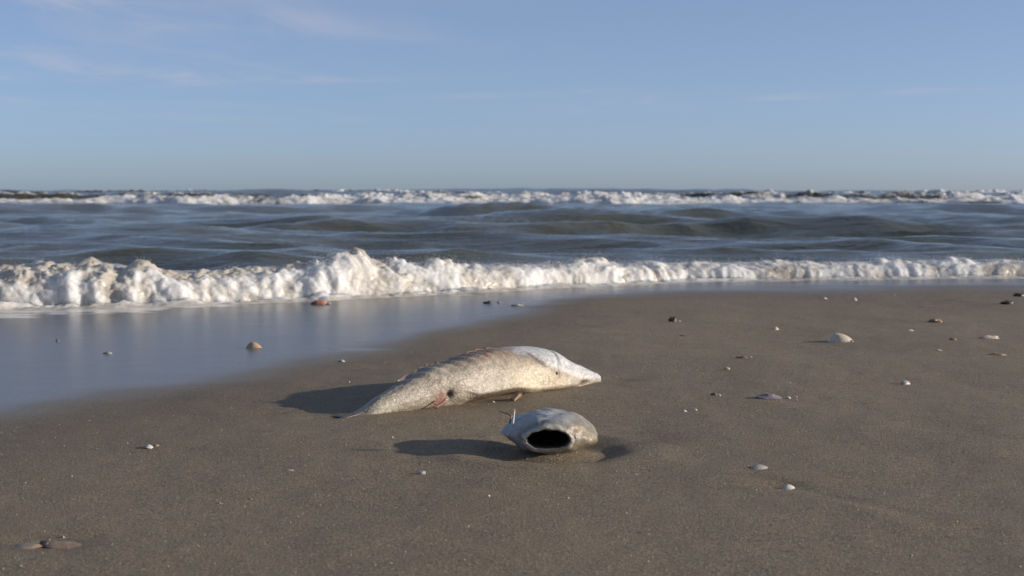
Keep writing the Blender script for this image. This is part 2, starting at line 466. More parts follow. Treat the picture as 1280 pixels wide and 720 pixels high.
o = mesh_obj('sea', np.stack([SX, SY, SZ], -1).reshape(-1, 3), grid_faces(len(r_), len(u_)), WATER, attrs=dict(foam=sf))
tag(o, kind='structure')

# ------------------------------------------------------------------ breaking waves (water and foam of the sea)
def breaker(name, xs, base_y, height, back, front, lump, foam_bias, nt=150, seed=0, level=SEA_Z, apron=0.16, freq=1.0, sx=1.0, seaf=0.0):
    """bore: gentle back, rounded crest, tumbling front and a thin apron, roughened into foam lumps"""
    t = np.linspace(0, 1, nt)
    Xg, T = np.meshgrid(xs, t, indexing='ij')
    Hh = height(Xg); B = base_y(Xg)
    # profile: (s, z) with s measured seaward from the crest
    s = np.where(T < 0.3, back * (1 - T / 0.3), 0)
    z = np.where(T < 0.3, Hh * (sstep(0, 1, T / 0.3) ** 1.1), 0)
    tf = np.clip((T - 0.3) / 0.55, 0, 1)
    ang = tf * math.pi / 2
    s = np.where(T >= 0.3, -front * (np.sin(ang) ** 0.9) , s)
    z = np.where(T >= 0.3, Hh * np.cos(ang) ** 0.85, z)
    ta = np.clip((T - 0.85) / 0.15, 0, 1)
    s = np.where(T > 0.85, -front - apron * ta, s)
    z = np.where(T > 0.85, 0.0, z)
    zb = level + (FILM_Z - 0.001 - level) * sstep(0.3, 0.85, T) if level == SEA_Z and apron > 0 and lump < 0.2 else level
    Yg = B + front + s
    Zg = zb + z
    P = np.stack([Xg, Yg, Zg], -1)
    # normals of the smooth wave
    du = np.gradient(P, axis=0); dv = np.gradient(P, axis=1)
    N = np.cross(dv, du); N /= np.linalg.norm(N, axis=-1)[..., None] + 1e-9
    N = np.where(N[..., 2:3] < 0, -N, N)
    act = sstep(0.16, 0.36, T) * sstep(1.0, 0.80, T)
    hf = np.clip(Hh / 0.14, 0.3, 1.6) if lump < 0.2 else 1.0
    q = freq
    wx = 0.5 * pn(Xg * 5 * q, Yg * 5 * q, Zg * 5 * q, seed + 1); wz = 0.5 * pn(Xg * 5 * q, Yg * 5 * q, Zg * 5 * q, seed + 2)
    D = 0; A = 0
    for k, (fq, a) in enumerate(((6, 1.0), (13, .64), (28, .40), (60, .21), (120, .09))):
        n = pn(Xg * fq * q * sx + wx, Yg * fq * q + wz, Zg * fq * q * 0.7 + wx, seed + 5 + k)
        D = D + a * (np.sqrt(n * n + 0.012) * 1.9 - 0.30); A += a
    D = D / A * 2.0
    P = P + N * (D * lump * act * hf)[..., None]
    # tumbling: lumps lean shoreward near the crest
    P[..., 1] -= act * lump * 1.2 * hf * np.clip(fbm(Xg * 4 * q, Zg * 9 * q, 0, 3, seed + 31), 0, 1) * sstep(0.25, .45, T)
    P[..., 2] += act * lump * 1.0 * hf * fbm(Xg * 7 * q, Yg * 2 * q, 0, 4, seed + 38, .6) * sstep(0.22, 0.32, T) * sstep(.6, .4, T)
    # apron ripples
    ap = sstep(0.83, 0.9, T)
    P[..., 2] = np.where(T > 0.83, np.maximum(P[..., 2], zb - 0.004), P[..., 2])
    P[..., 1] += ap * 0.35 * apron * fbm(Xg * 5 * q, T * 2, 0, 3, seed + 41) * ta
    P[..., 2] += ap * (0.004 * (1 - ta) - 0.010 * ta ** 3)
    foam = sstep(0.20, 0.36, T) * 0.62 + foam_bias(Xg, T) + 0.42 * D * act + 0.30 * fbm(Xg * 6 * q, Yg * 6 * q, Zg * 8 * q, 3, seed + 51)
    foam = foam * (1 - 0.75 * sstep(0.86, 0.98, T))
    sea_ = np.maximum(sstep(0.32, 0.18, T), seaf)
    o = mesh_obj(name, P.reshape(-1, 3), grid_faces(len(xs), nt)[:, ::-1].copy(), FOAM, attrs=dict(foam=foam, sea=sea_))
    tag(o, kind='structure')
    return P, foam

# the shore break right in front of the beach
tp = P2([(-900, 322), (0, 328), (60, 322), (130, 322), (200, 330), (280, 333), (350, 326), (400, 322), (440, 309), (490, 320), (560, 324), (640, 325), (720, 322), (800, 325), (860, 327), (920, 326), (1000, 326), (1080, 326), (1180, 324), (1280, 322), (2400, 326)])
tx = np.linspace(-900, 2400, 300)
txw = np.array([px(x, 350, 0.05)[0] for x in tx]); 
cr = []
for x in tx:
    b = px(x, np.interp(x, [-900, 0, 200, 400, 560, 700, 860, 1000, 1280, 2600], [392, 388, 384, 376, 368, 360, 353, 351, 348, 347]), -0.012)
    d = b[1] + 0.14
    cr.append((b[0] * d / b[1], pz(tp(x), d) - SEA_Z))
cr = np.array(cr)
def shore_h(x): return np.interp(x, cr[:, 0], cr[:, 1]) * 0.81
def shore_bias(x, t):
    # the left crest is still brown unbroken water, bright tumbling foam below it
    brown = 0.55 * np.exp(-((x + 1.05) / 0.28) ** 2) + 0.35 * np.exp(-((x + 0.52) / 0.12) ** 2) + 0.25 * np.exp(-((x - 0.30) / 0.10) ** 2)
    gaps = np.clip(fbm(x * 3.1, t * 2.2, 0, 3, 91), -.2, 1) * (0.35 + 0.35 * sstep(.5, 1.2, x))
    return -brown * sstep(0.62, 0.40, t) - gaps - 0.22 * sstep(0.55, 0.33, t)
xs_b = np.concatenate([np.linspace(-7, -2.1, 200)[:-1], np.arange(-2.1, 2.6, 0.0042), np.linspace(2.6, 7, 160)])
BP, BF = breaker('shore_break_wave', xs_b, wave_y, shore_h, 0.95, 0.17, 0.027, shore_bias, nt=170, seed=100)

# surf lines further out
def far_breaker(name, ypix, h, seed, amp, bias, lump, front=0.7, bk=3.0, n=4000):
    d = px(640, ypix, SEA_Z)[1]
    xs = np.linspace(-1.1 * d, 1.1 * d, n)
    by = lambda x: d + 0.035 * d * pn(x / d * 4, x * 0, 0, seed) + 0.012 * d * pn(x / d * 17, x * 0, 0, seed + 1)
    hh = lambda x: h * np.clip(1 + amp * fbm(x / d * 9, x * 0, 0, 5, seed + 2, 0.6), 0.25, 2)
    fbias = lambda x, t: bias(640 + F * x / d) - 0.12 + 0.85 * fbm(x / d * 10, t * 3, 0, 4, seed + 3, .6)
    return breaker(name, xs, by, hh, bk, front, lump, fbias, nt=48, seed=seed, apron=0.5, freq=0.35, sx=0.4, seaf=1.0, level=SEA_Z - 0.02)
far_breaker('surf_line', 258.5, 0.19, 200, 0.45, P2([(-600, .1), (0, .25), (300, -.05), (380, .3), (640, .45), (1000, .4), (1280, .35)]), 0.03)
far_breaker('surf_line', 254.0, 0.27, 220, 0.30, P2([(-600, -.4), (0, -.35), (380, -.3), (410, .3), (520, .25), (560, -.1), (640, .35), (860, .4), (880, -.2), (960, .1), (1020, -.3), (1150, -.1), (1280, .25)]), 0.035)
far_breaker('surf_line', 249.0, 0.34, 240, 0.20, P2([(-600, -.6), (0, -.6), (380, -.55), (420, .2), (490, .15), (560, -.5), (640, -.2), (660, .5), (720, .4), (780, .3), (860, .5), (880, -.4), (950, .2), (1010, .3), (1040, -.4), (1150, .1), (1280, .2)]), 0.04)

# spray thrown up along the shore break
def drops(name, pts, rad, mat):
    base = np.array([(0, 0, 1), (.94, 0, -.33), (-.47, .82, -.33), (-.47, -.82, -.33)])
    tri = np.array([(0, 1, 2), (0, 2, 3), (0, 3, 1), (1, 3, 2)])
    V = (pts[:, None, :] + base[None] * rad[:, None, None]).reshape(-1, 3)
    Fc = (tri[None] + (np.arange(len(pts)) * 4)[:, None, None]).reshape(-1, 3)
    return mesh_obj(name, V, Fc, mat)
SPRAY = simple('spray_foam', (0.58, 0.57, 0.55), 0.5, 0.05)
sel = (np.abs(BP[..., 0]) < 2.6)
nt = BP.shape[1]
tt = np.broadcast_to(np.linspace(0, 1, nt), BP.shape[:2])
cand = BP[sel & (tt > 0.27) & (tt < 0.6) & (BF > 0.45)]
fcand = BP[sel & (tt > 0.30) & (tt < 0.86) & (BF > 0.35)]
fk = fcand[rng.integers(0, len(fcand), 42000)]
fk = fk + rng.normal(0, .0035, fk.shape)
fo = drops('foam_froth', fk, rng.uniform(0.0005, 0.0016, len(fk)), SPRAY); tag(fo, 'loose froth flecks covering the tumbling face of the shore wave', 'foam', kind='stuff')
pk = cand[rng.integers(0, len(cand), 9000)]
pk = pk + np.stack([rng.normal(0, .012, len(pk)), rng.normal(-.01, .02, len(pk)), np.abs(rng.normal(0, .010, len(pk)))], -1)
o = drops('foam_spray', pk, rng.uniform(0.0004, 0.0013, len(pk)), SPRAY); tag(o, 'fine white spray thrown up along the breaking shore wave', 'spray', kind='stuff')

# ------------------------------------------------------------------ dead fish
fish = bpy.data.objects.new('dead_fish', None); col.objects.link(fish)
fish.location = FOFF; fish.empty_display_size = 0.05
tag(fish, 'long pale dead fish lying on the wet sand behind the severed head', 'fish')
NU, NV = 260, 130
uu = np.linspace(0, 1, NU); vv = np.linspace(0, 2 * math.pi, NV, endpoint=False)
UU, VV = np.meshgrid(uu, vv, indexing='ij')
PF = fish_pt(UU, VV)
ctr = PF.mean(axis=1, keepdims=True)
nrm = PF - ctr; nrm /= np.linalg.norm(nrm, axis=-1)[..., None] + 1e-9
def gb(u0, v0, au, av, p=1.0):
    dv = np.angle(np.exp(1j * (VV - v0)))
    return np.exp(-((((UU - u0) / au) ** 2 + (dv / av) ** 2) ** p))
_cy = PF[..., 1] * CP - (PF[..., 2] - H) * SP
_ix = 640 + F * PF[..., 0] / _cy; _iy = 360 - F * (PF[..., 1] * SP + (PF[..., 2] - H) * CP) / _cy
_vis = (VV < 1.9) | (VV > 5.0)
def fuv(x, y):
    """u and phi of the flank point that shows at photo pixel x, y"""
    d = (_ix - x) ** 2 + (_iy - y) ** 2 + np.where(_vis, 0, 1e6)
    k = np.unravel_index(np.argmin(d), d.shape); return UU[k], VV[k]
def spot(x, y, au, av, p=1.0): return gb(*fuv(x, y), au, av, p)
disp = 0.0016 * fbm(UU * 8, np.cos(VV) * 1.4, np.sin(VV) * 1.4, 4, 301, .45)
disp += -0.0020 * np.exp(-((UU - 0.735 - 0.05 * np.sin(VV)) / 0.008) ** 2) * sstep(0.25, .7, np.sin(VV))   # gill slit
disp += 0.0015 * sstep(.735, .745, UU - .05 * np.sin(VV)) * sstep(.82, .76, UU - .05 * np.sin(VV)) * sstep(.6, 1.0, VV) * sstep(2.6, 2.0, VV) + 0.003 * gb(0.79, 1.3, .06, .5) + 0.003 * gb(0.70, 0.7, .06, .4)
disp += -0.003 * spot(697, 468, .014, .22)                    # sunken eye
disp += -0.003 * gb(0.62, 1.1, .03, .3) - 0.0025 * gb(0.5, .9, .06, .25) - 0.002 * gb(.36, 1.1, .05, .3)
disp += 0.0012 * np.sin(UU * 150 + 6 * VV) * sstep(.1, .25, UU) * sstep(.65, .5, UU) * sstep(.6, 1.4, VV) * sstep(2.4, 1.6, VV)
disp += -0.006 * spot(562, 495, .010, .22)                     # vent
disp += -0.006 * spot(731, 479, .026, .22)                    # mouth slit
PF = PF + nrm * disp[..., None]
# colours: pale grey-green flank, cream belly, pale head with skylight painted blue-white on top, brown-red ridge, pink wound
C = np.zeros(UU.shape + (3,)); C[:] = (0.33, 0.29, 0.235)
def paint(mask, c):
    global C
    m = np.clip(mask, 0, 1)[..., None]; C = C * (1 - m) + np.array(c) * m
n3 = fbm(UU * 26, np.cos(VV) * 3, np.sin(VV) * 3, 4, 311); n4 = fbm(UU * 70, np.cos(VV) * 9, np.sin(VV) * 9, 3, 317)
paint(0.5 + 0.9 * n3, (0.46, 0.42, 0.345))
paint(0.65 * sstep(.05, .7, fbm(UU * 40 - 3 * VV, VV * 3.5, 0, 3, 329)), (0.19, 0.155, 0.115))
paint(0.8 * sstep(1.35, 2.2, VV + .25 * n3) * sstep(5.2, 4.5, VV), (0.15, 0.15, 0.155))
paint(0.35 * sstep(.30, .12, UU) * (1 + n3), (0.16, 0.15, 0.13))
streak = sstep(0.1, 0.8, pn(UU * 34 - 2.6 * VV, VV * 0.8, 0, 321))
paint(0.8 * streak * sstep(.9, 1.5, VV) * sstep(2.6, 2.0, VV) * sstep(.12, .25, UU) * sstep(.62, .5, UU), (0.17, 0.15, 0.14))
paint(0.8 * gb(.20, 1.6, .10, .5) * (0.6 + .5 * n3), (0.24, 0.24, 0.25))
paint(0.9 * spot(618, 441, .10, .34) * (0.7 + .8 * n3), (0.34, 0.19, 0.12))
paint(0.75 * spot(655, 462, .07, .40) * (0.6 + .8 * n3), (0.36, 0.26, 0.17))
paint(0.75 * sstep(.75, 1.25, VV + .3 * n3) * sstep(2.6, 2.0, VV) * sstep(.28, .40, UU) * sstep(.74, .68, UU), (0.205, 0.165, 0.13))
paint(0.9 * spot(618, 441, .10, .25) * (0.5 + n3), (0.30, 0.15, 0.09))
paint(0.95 * spot(676, 480, .12, .60, 1.6), (0.64, 0.545, 0.39))
paint(0.9 * sstep(.70, .78, UU + 0.03 * n3) * sstep(.55, .9, VV) * sstep(2.7, 2.2, VV), (0.56, 0.58, 0.60))
paint(0.95 * sstep(.88, .94, UU), (0.46, 0.43, 0.39))
paint(0.85 * spot(697, 468, .028, .30) * (0.7 + .6 * n3), (0.30, 0.17, 0.10))
paint(0.8 * np.exp(-((UU - 0.735 - 0.05 * np.sin(VV)) / 0.006) ** 2) * sstep(.8, 1.1, VV) * sstep(1.9, 1.5, VV), (0.12, 0.10, 0.09))
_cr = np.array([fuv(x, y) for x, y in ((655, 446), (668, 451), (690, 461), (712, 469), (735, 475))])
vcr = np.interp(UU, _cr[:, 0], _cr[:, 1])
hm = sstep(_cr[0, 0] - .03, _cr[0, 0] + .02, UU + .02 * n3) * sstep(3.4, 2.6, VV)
paint(0.92 * hm * sstep(-.02, .14, VV - vcr), (0.55, 0.58, 0.61))  # brighter blue-white above the crease: skylight painted into the skin
paint(0.6 * hm * np.exp(-((VV - vcr + .05) / .06) ** 2), (0.24, 0.17, 0.12))
for k in np.linspace(0, 1, 7): paint(0.85 * spot(660 + 19 * k, 443 + 14 * k, .0075, .10), (0.09, 0.075, 0.07))
paint(0.6 * spot(728, 470, .05, .35), (0.66, 0.62, 0.58))
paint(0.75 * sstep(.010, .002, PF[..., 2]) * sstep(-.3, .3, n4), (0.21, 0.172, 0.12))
paint(0.9 * spot(550, 502, .022, .45), (0.30, 0.085, 0.075))
paint(0.97 * spot(562, 495, .0115, .24, 2), (0.015, 0.012, 0.010))
paint(0.9 * sstep(6.28, 6.0, VV) * sstep(4.2, 4.8, VV) * sstep(.37, .42, UU) * sstep(.66, .58, UU) * (0.9 + .5 * n3), (0.17, 0.105, 0.06))  # brown belly skin, painted darker for the shade beneath the overhang
paint(0.98 * spot(731, 479, .028, .20, 2), (0.02, 0.014, 0.012))
paint(0.6 * sstep(.16, .05, UU), (0.46, 0.42, 0.34))
paint(0.8 * spot(474, 514, .05, .5), (0.66, 0.62, 0.52))  # bright lit edge of the tail, painted into the skin
paint(0.30 * sstep(.1, .8, n4), (0.24, 0.19, 0.14))
paint(0.5 * sstep(-.1, -.8, n4), (0.52, 0.48, 0.40))
V_ = PF.reshape(-1, 3)
fc = grid_faces(NU, NV, wrap=True)
caps = np.array([V_[:NV].mean(0), V_[-NV:].mean(0) + AX * 0.003])
V_ = np.vstack([V_, caps]); n0 = NU * NV
tri = [(n0, j, (j + 1) % NV) for j in range(NV)] + [(n0 + 1, (NU - 1) * NV + (j + 1) % NV, (NU - 1) * NV + j) for j in range(NV)]
fl = [tuple(f[::-1]) for f in fc.tolist()] + [t[::-1] for t in tri]
Cc = np.vstack([C.reshape(-1, 3), C[0].mean(0), C[-1].mean(0)])
sc_u = np.append((UU * FL + 0 * VV).ravel(), [0, 0]); sc_v = np.append((VV * 0.5 * (UW(UU) + UH(UU))).ravel(), [0, 0])
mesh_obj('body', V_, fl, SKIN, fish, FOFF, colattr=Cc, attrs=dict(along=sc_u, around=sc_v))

def fin(name, base, tips, mat, parent, off, thick=0.0009, ragged=0.0, seed=1, ribs=True):
    """fin as a thin solid sheet with ray ridges between a base line and a tip line (same count)"""
    base = np.asarray(base); tips = np.asarray(tips); n = len(base); k = 8
    r = np.random.default_rng(seed)
    V = []; 
    nn = np.cross(base[-1] - base[0], tips[n // 2] - base[n // 2]); nn /= np.linalg.norm(nn)
    for side in (1, -1):
        for i in range(n):
            rag = 1 - ragged * r.random() if side == 1 else rags[i]
            if side == 1:
                if i == 0: rags = []
                rags.append(rag)
            for j in range(k):
                t = j / (k - 1) * rag
                ridge_ = thick * (1.0 + (1.2 if (i % 2 and ribs) else 0)) * (1 - 0.7 * t)
                V.append(base[i] * (1 - t) + tips[i] * t + nn * side * ridge_)
    idx = lambda s, i, j: s * n * k + i * k + j
    Fc = []
    for i in range(n - 1):
        for j in range(k - 1):
            Fc.append((idx(0, i, j), idx(0, i + 1, j), idx(0, i + 1, j + 1), idx(0, i, j + 1)))
            Fc.append((idx(1, i, j), idx(1, i, j + 1), idx(1, i + 1, j + 1), idx(1, i + 1, j)))
        Fc.append((idx(0, i, k - 1), idx(0, i + 1, k - 1), idx(1, i + 1, k - 1), idx(1, i, k - 1)))
        Fc.append((idx(0, i, 0), idx(1, i, 0), idx(1, i + 1, 0), idx(0, i + 1, 0)))
    for i in (0, n - 1):
        for j in range(k - 1):
            Fc.append((idx(0, i, j), idx(0, i, j + 1), idx(1, i, j + 1), idx(1, i, j)))
    return mesh_obj(name, V, Fc, mat, parent, off)
FIN_DARK = simple('fin_dark', (0.13, 0.10, 0.085), 0.4)
FIN_RED = simple('fin_red_brown', (0.22, 0.13, 0.085), 0.5)
FIN_PINK = simple('fin_pink', (0.36, 0.19, 0.16), 0.35)
# dorsal fin, folded back along the ridge: front, spiny part and rear part
def ridge_line(u0, u1, n, v): return np.array([fish_pt(np.array(u), np.array(v)) for u in np.linspace(u0, u1, n)])
b = ridge_line(.46, .64, 15, 1.75)
tps = b - AX * 0.020 + MD * 0.001; tps[:, 2] += np.linspace(.000, .0025, 15)
fin('dorsal_fin', b - [0, 0, .0025], tps + [0, 0, .0012], FIN_RED, fish, FOFF, .0007, .75, 5)
b = ridge_line(.20, .45, 19, 1.8)
tps = b - AX * 0.018 + MD * 0.002; tps[:, 2] += .0015 * np.sin(np.linspace(0, 3.1, 19)) - .004
fin('dorsal_fin', b - [0, 0, .003], tps + [0, 0, .0022], FIN_DARK, fish, FOFF, .0007, .75, 6)
# tail fin, half sunk in the sand
c0 = fish_pt(np.array(0.03), np.array(0.0)); c1 = fish_pt(np.array(0.03), np.array(math.pi))
b = np.array([c0 * (1 - t) + c1 * t for t in np.linspace(0, 1, 13)]); b[:, 2] = .004
tps = np.array([b[i] - AX * (0.034 + 0.014 * abs(i - 6) / 6) + MD * ((i - 6) / 6 * 0.020 + .012) for i in range(13)]); tps[:, 2] = -.0015
fin('tail_fin', b - [0, 0, .002], tps, FIN_DARK, fish, FOFF, .0006, .35, 8)
# pink pelvic stub below the vent
a0 = px(559, 498, .014); 
b = np.array([a0 + AX * 0.006 * (t - .5) for t in np.linspace(0, 1, 5)])
e0 = px(544, 511, .001)
tps = np.array([e0 + AX * 0.004 * (t - .5) for t in np.linspace(0, 1, 5)])
fin('pelvic_fin', b, tps, FIN_PINK, fish, FOFF, .0010, .15, 10)
# brown pectoral fin bent under the belly
b = np.array([px(x, 492 , .010) for x in np.linspace(644, 656, 7)])
tps = np.array([px(x, y, .001) for x, y in zip(np.linspace(637, 648, 7), (499, 501, 502, 502, 501, 500, 498))])
fin('pectoral_fin', b, tps, FIN_RED, fish, FOFF, .0008, .2, 11)

k_ = np.unravel_index(np.argmin((_ix - 697) ** 2 + (_iy - 467) ** 2 + np.where(_vis, 0, 1e6)), UU.shape)
EYE_C = PF[k_] - nrm[k_] * 0.0012
# ------------------------------------------------------------------ severed fish head, mouth towards the camera
head = bpy.data.objects.new('severed_fish_head', None); col.objects.link(head)
HOFF = HEADC.copy(); head.location = HOFF; head.empty_display_size = 0.03
tag(head, 'severed grey fish head with gaping dark mouth facing the camera', 'fish head')
dh = HEADC[1]; S = dh / F
def hx(p): return (p - 640.0) * S
mx, mz = hx(686), pz(548.5, dh)
#      y-depth, centre x, centre z, half w, half h up, half h down, exponent
rings = [(.060, hx(689), .022, .004, .003, .003, 1.0), (.046, hx(688), .022, .016, .008, .007, 1.0), (.026, mx, mz, .0225, .0098, .0088, .9), (.010, mx, mz, .0236, .0105, .0098, .85),
         (.003, mx, mz, .0240, .0108, .0103, .85), (.0006, mx, mz, .0254, .0122, .0116, .85), (.0015, mx, mz, .0275, .0142, .0140, .85), (.0055, mx, mz + .0004, .0305, .0172, .0172, .88),
         (.012, hx(686), mz + .001, .0365, .0205, .0196, .9), (.022, hx(687), mz + .001, .0440, .0218, .0215, .92), (.035, hx(688), mz, .0510, .0244, .0230, .92),
         (.050, hx(690), mz - .001, .0545, .0262, .0230, .92), (.068, hx(691), mz - .002, .0552, .0266, .0230, .92), (.084, hx(690), mz - .003, .0535, .0250, .0220, .92),
         (.094, hx(691), mz - .004, .0480, .0220, .020, .95), (.097, hx(691), mz - .005, .036, .016, .016, 1.0), (.093, hx(691), mz - .005, .018, .008, .009, 1.0), (.090, hx(691), mz - .005, .004, .002, .002, 1.0)]
rings = np.array(rings)
key = np.arange(len(rings)); fine_k = np.linspace(0, len(rings) - 1, 120)
def cr_interp(v):
    p = np.pad(v, 2, mode='edge'); out = []
    for t in fine_k:
        i = min(int(t), len(v) - 2); f = t - i; a, b_, c_, d_ = p[i + 1], p[i + 2], p[i + 3], p[min(i + 4, len(p) - 1)]
        out.append(.5 * (2 * b_ + (c_ - a) * f + (2 * a - 5 * b_ + 4 * c_ - d_) * f * f + (3 * b_ - a - 3 * c_ + d_) * f ** 3))
    return np.array(out)
RR = np.stack([cr_interp(rings[:, k]) for k in range(7)], -1)
NA = 120
aa = np.linspace(0, 2 * math.pi, NA, endpoint=False)
K, A_ = np.meshgrid(np.arange(120), aa, indexing='ij')
kk = K / 119 * (len(rings) - 1)
y_, cx0, cz0, hw, hu, hd, ex = [RR[:, k][:, None] for k in range(7)]
cs, sn = np.cos(A_), np.sin(A_)
hxv = cx0 + hw * np.sign(cs) * np.abs(cs) ** ex
wl_ = sstep(6.5, 9, kk) * sstep(.1, -.5, cs)
hzv = cz0 + np.where(sn > 0, hu, hd) * np.sign(sn) * np.abs(sn) ** (np.where(sn > 0, 1.0, .8) + wl_ * np.where(sn > 0, .35, .75))
hyv = HEADC[1] + y_ + 0 * A_
out_ = sstep(5.5, 8, kk)                       # outside skin only
# roof of the skull slopes back, upper lip overhangs the lower one
hyv = hyv - 0.004 * sn * sstep(3, 6, kk) * sstep(10, 7, kk)
rad = np.stack([hxv - cx0, 0 * hxv, hzv - cz0], -1); rad /= np.linalg.norm(rad, axis=-1)[..., None] + 1e-9
def hb(k0, a0, ak, aw): return np.exp(-((kk - k0) / ak) ** 2 - ((np.angle(np.exp(1j * (A_ - a0)))) / aw) ** 2)
dd = 0.0012 * fbm(hxv * 60, hyv * 60, hzv * 60, 3, 401) * out_
dd += 0.0035 * hb(9.0, 0.75, .9, .22) - 0.0030 * hb(10.0, 0.85, .5, .30) + 0.0022 * hb(8.3, 1.15, .5, .16)     # brow and nostril swelling
dd += 0.0030 * hb(9.3, -0.05, 1.0, .30) - 0.0025 * hb(8.2, 0.05, .35, .35)                                      # right cheek
dd += 0.0040 * hb(9.0, 3.05, .7, .35) - 0.0040 * hb(10.2, 2.9, .35, .6) + 0.004 * hb(11.2, 2.9, .5, .5)         # gill cover fold, left
dd += 0.0022 * pn(hxv * 28, hyv * 34, hzv * 40, 403) * out_ + 0.0016 * pn(hxv * 75, hyv * 80, hzv * 90, 407) * out_
dd += -0.0045 * hb(9.4, 2.55, .28, .7) + 0.003 * hb(8.7, 2.5, .35, .6)
dd += -0.0016 * np.exp(-((kk - 7.2) / .45) ** 2) * (1 + .5 * pn(A_ * 2, A_ * 0, 0, 409)) + 0.0003 * np.exp(-((kk - 6.2) / .6) ** 2)
dd += 0.0016 * pn(np.cos(A_) * 3.2, np.sin(A_) * 3.2, 0, 413) * sstep(2.5, 5, kk) * sstep(8, 6.5, kk)
dd += -0.0022 * hb(10.5, 1.7, .9, .9) + 0.0010 * np.sin(A_ * 9 + kk) * out_ * .5
dd += 0.0003 * np.sin(A_ * 17 + 3 * fbm(hxv * 30, hzv * 30, 0, 2, 405)) * sstep(4.6, 5.2, kk) * sstep(7, 6, kk)
HPt = np.stack([hxv, hyv, hzv], -1) + rad * dd[..., None]
tl = sstep(5.5, 10, kk)
lean = (hxv - mx) / 0.055
HPt[..., 2] -= tl * 0.005 * np.clip(lean, 0, 1.1) ** 2 * sstep(0, .03, hzv)
HPt[..., 2] -= 0.0015
HPt[..., 2] = np.maximum(HPt[..., 2], -0.008)
HC = np.zeros(HPt.shape); HC[:] = (0.29, 0.315, 0.335)
def hpaint(mask, c):
    global HC
    m = np.clip(mask, 0, 1)[..., None]; HC = HC * (1 - m) + np.array(c) * m
hn = fbm(hxv * 70, hyv * 70, hzv * 70, 4, 411)
hpaint(0.45 + .7 * hn, (0.33, 0.345, 0.355))
hpaint(0.9 * sstep(.006, .030, hxv - mx) * sstep(.052, .032, hzv) * out_ * (0.9 + .5 * hn), (0.185, 0.14, 0.082))
hpaint(0.6 * sstep(.012, .004, hzv) * out_, (0.24, 0.20, 0.15))
hpaint(0.6 * sstep(-.012, -.040, hxv - mx) * out_, (0.34, 0.36, 0.39))  # bluish skylight on the left side, painted into the skin
hpaint(0.85 * sstep(4.3, 5.2, kk) * sstep(7.4, 6.4, kk), (0.36, 0.325, 0.27))
hpaint(0.75 * sstep(4.4, 5.2, kk) * sstep(7.2, 6.4, kk) * sstep(.3, -.5, cs) , (0.46, 0.43, 0.39))
hpaint(sstep(4.7, 4.0, kk), (0.17, 0.095, 0.065))  # mouth painted as lit brown in front, then darkened towards the shaded throat
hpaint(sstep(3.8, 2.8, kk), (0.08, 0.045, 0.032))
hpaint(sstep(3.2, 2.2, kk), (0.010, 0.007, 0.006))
hpaint(sstep(15.2, 16, kk), (0.25, 0.10, 0.08))
hpaint(0.85 * sstep(.015, .003, hzv + .004 * hn) * out_ * sstep(-.3, .2, hn), (0.20, 0.165, 0.115))
hpaint(0.6 * np.exp(-((kk - 7.6) / .4) ** 2), (0.17, 0.15, 0.125))
hpaint(0.18 * sstep(.1, .6, hn) * out_, (0.20, 0.18, 0.15))
hpaint(0.5 * hb(9.8, 0.85, .4, .35), (0.22, 0.20, 0.19))
hf_ = [tuple(f) for f in grid_faces(120, NA, wrap=True).tolist()]
hv = HPt.reshape(-1, 3)
nh = len(hv)
hv = np.vstack([hv, HPt[0].mean(0), HPt[-1].mean(0)])
hf_ += [(nh, (j + 1) % NA, j) for j in range(NA)] + [(nh + 1, 119 * NA + j, 119 * NA + (j + 1) % NA) for j in range(NA)]
mesh_obj('head_skin', hv, hf_, HEADSKIN, head, HOFF, colattr=np.vstack([HC.reshape(-1, 3), [(0.01, .007, .006), (.2, .1, .08)]]))

def tube(name, pts, rads, mat, parent, off, seg=10):
    pts = np.asarray(pts, float); V = []; Fc = []
    for i, p in enumerate(pts):
        d = pts[min(i + 1, len(pts) - 1)] - pts[max(i - 1, 0)]; d /= np.linalg.norm(d)
        a = np.cross(d, (0.3, 1, 0.2)); a /= np.linalg.norm(a); b_ = np.cross(d, a)
        for k in range(seg):
            t = 2 * math.pi * k / seg; V.append(p + rads[i] * (a * math.cos(t) + b_ * math.sin(t)))
    for i in range(len(pts) - 1):
        for k in range(seg):
            Fc.append((i * seg + k, i * seg + (k + 1) % seg, (i + 1) * seg + (k + 1) % seg, (i + 1) * seg + k))
    Fc.append(tuple(range(seg))[::-1]); Fc.append(tuple((len(pts) - 1) * seg + k for k in range(seg)))
    return mesh_obj(name, V, Fc, mat, parent, off)
def at_depth(x, y, d):
    return np.array(((x - 640) / F * d, d, pz(y, d)))
ds = HEADC[1] + .026
SPINE = simple('spine_bone', (0.72, 0.69, 0.64), 0.35, 0.1)
tube('fin_spine', [at_depth(640.5, 536, ds), at_depth(641.5, 527, ds), at_depth(642.5, 519, ds), at_depth(643.8, 511, ds)], [.0013, .0011, .0008, .0003], SPINE, head, HOFF)
tube('barbel', [at_depth(641, 521, ds + .004), at_depth(635, 517.5, ds + .006), at_depth(629, 515.5, ds + .01), at_depth(623, 514, ds + .012)], [.0009, .0008, .0006, .0003], FIN_DARK, head, HOFF)
tube('barbel', [at_depth(637, 529, ds), at_depth(638.5, 523, ds + .002), at_depth(639.5, 517, ds + .004)], [.0010, .0008, .0004], FIN_DARK, head, HOFF)
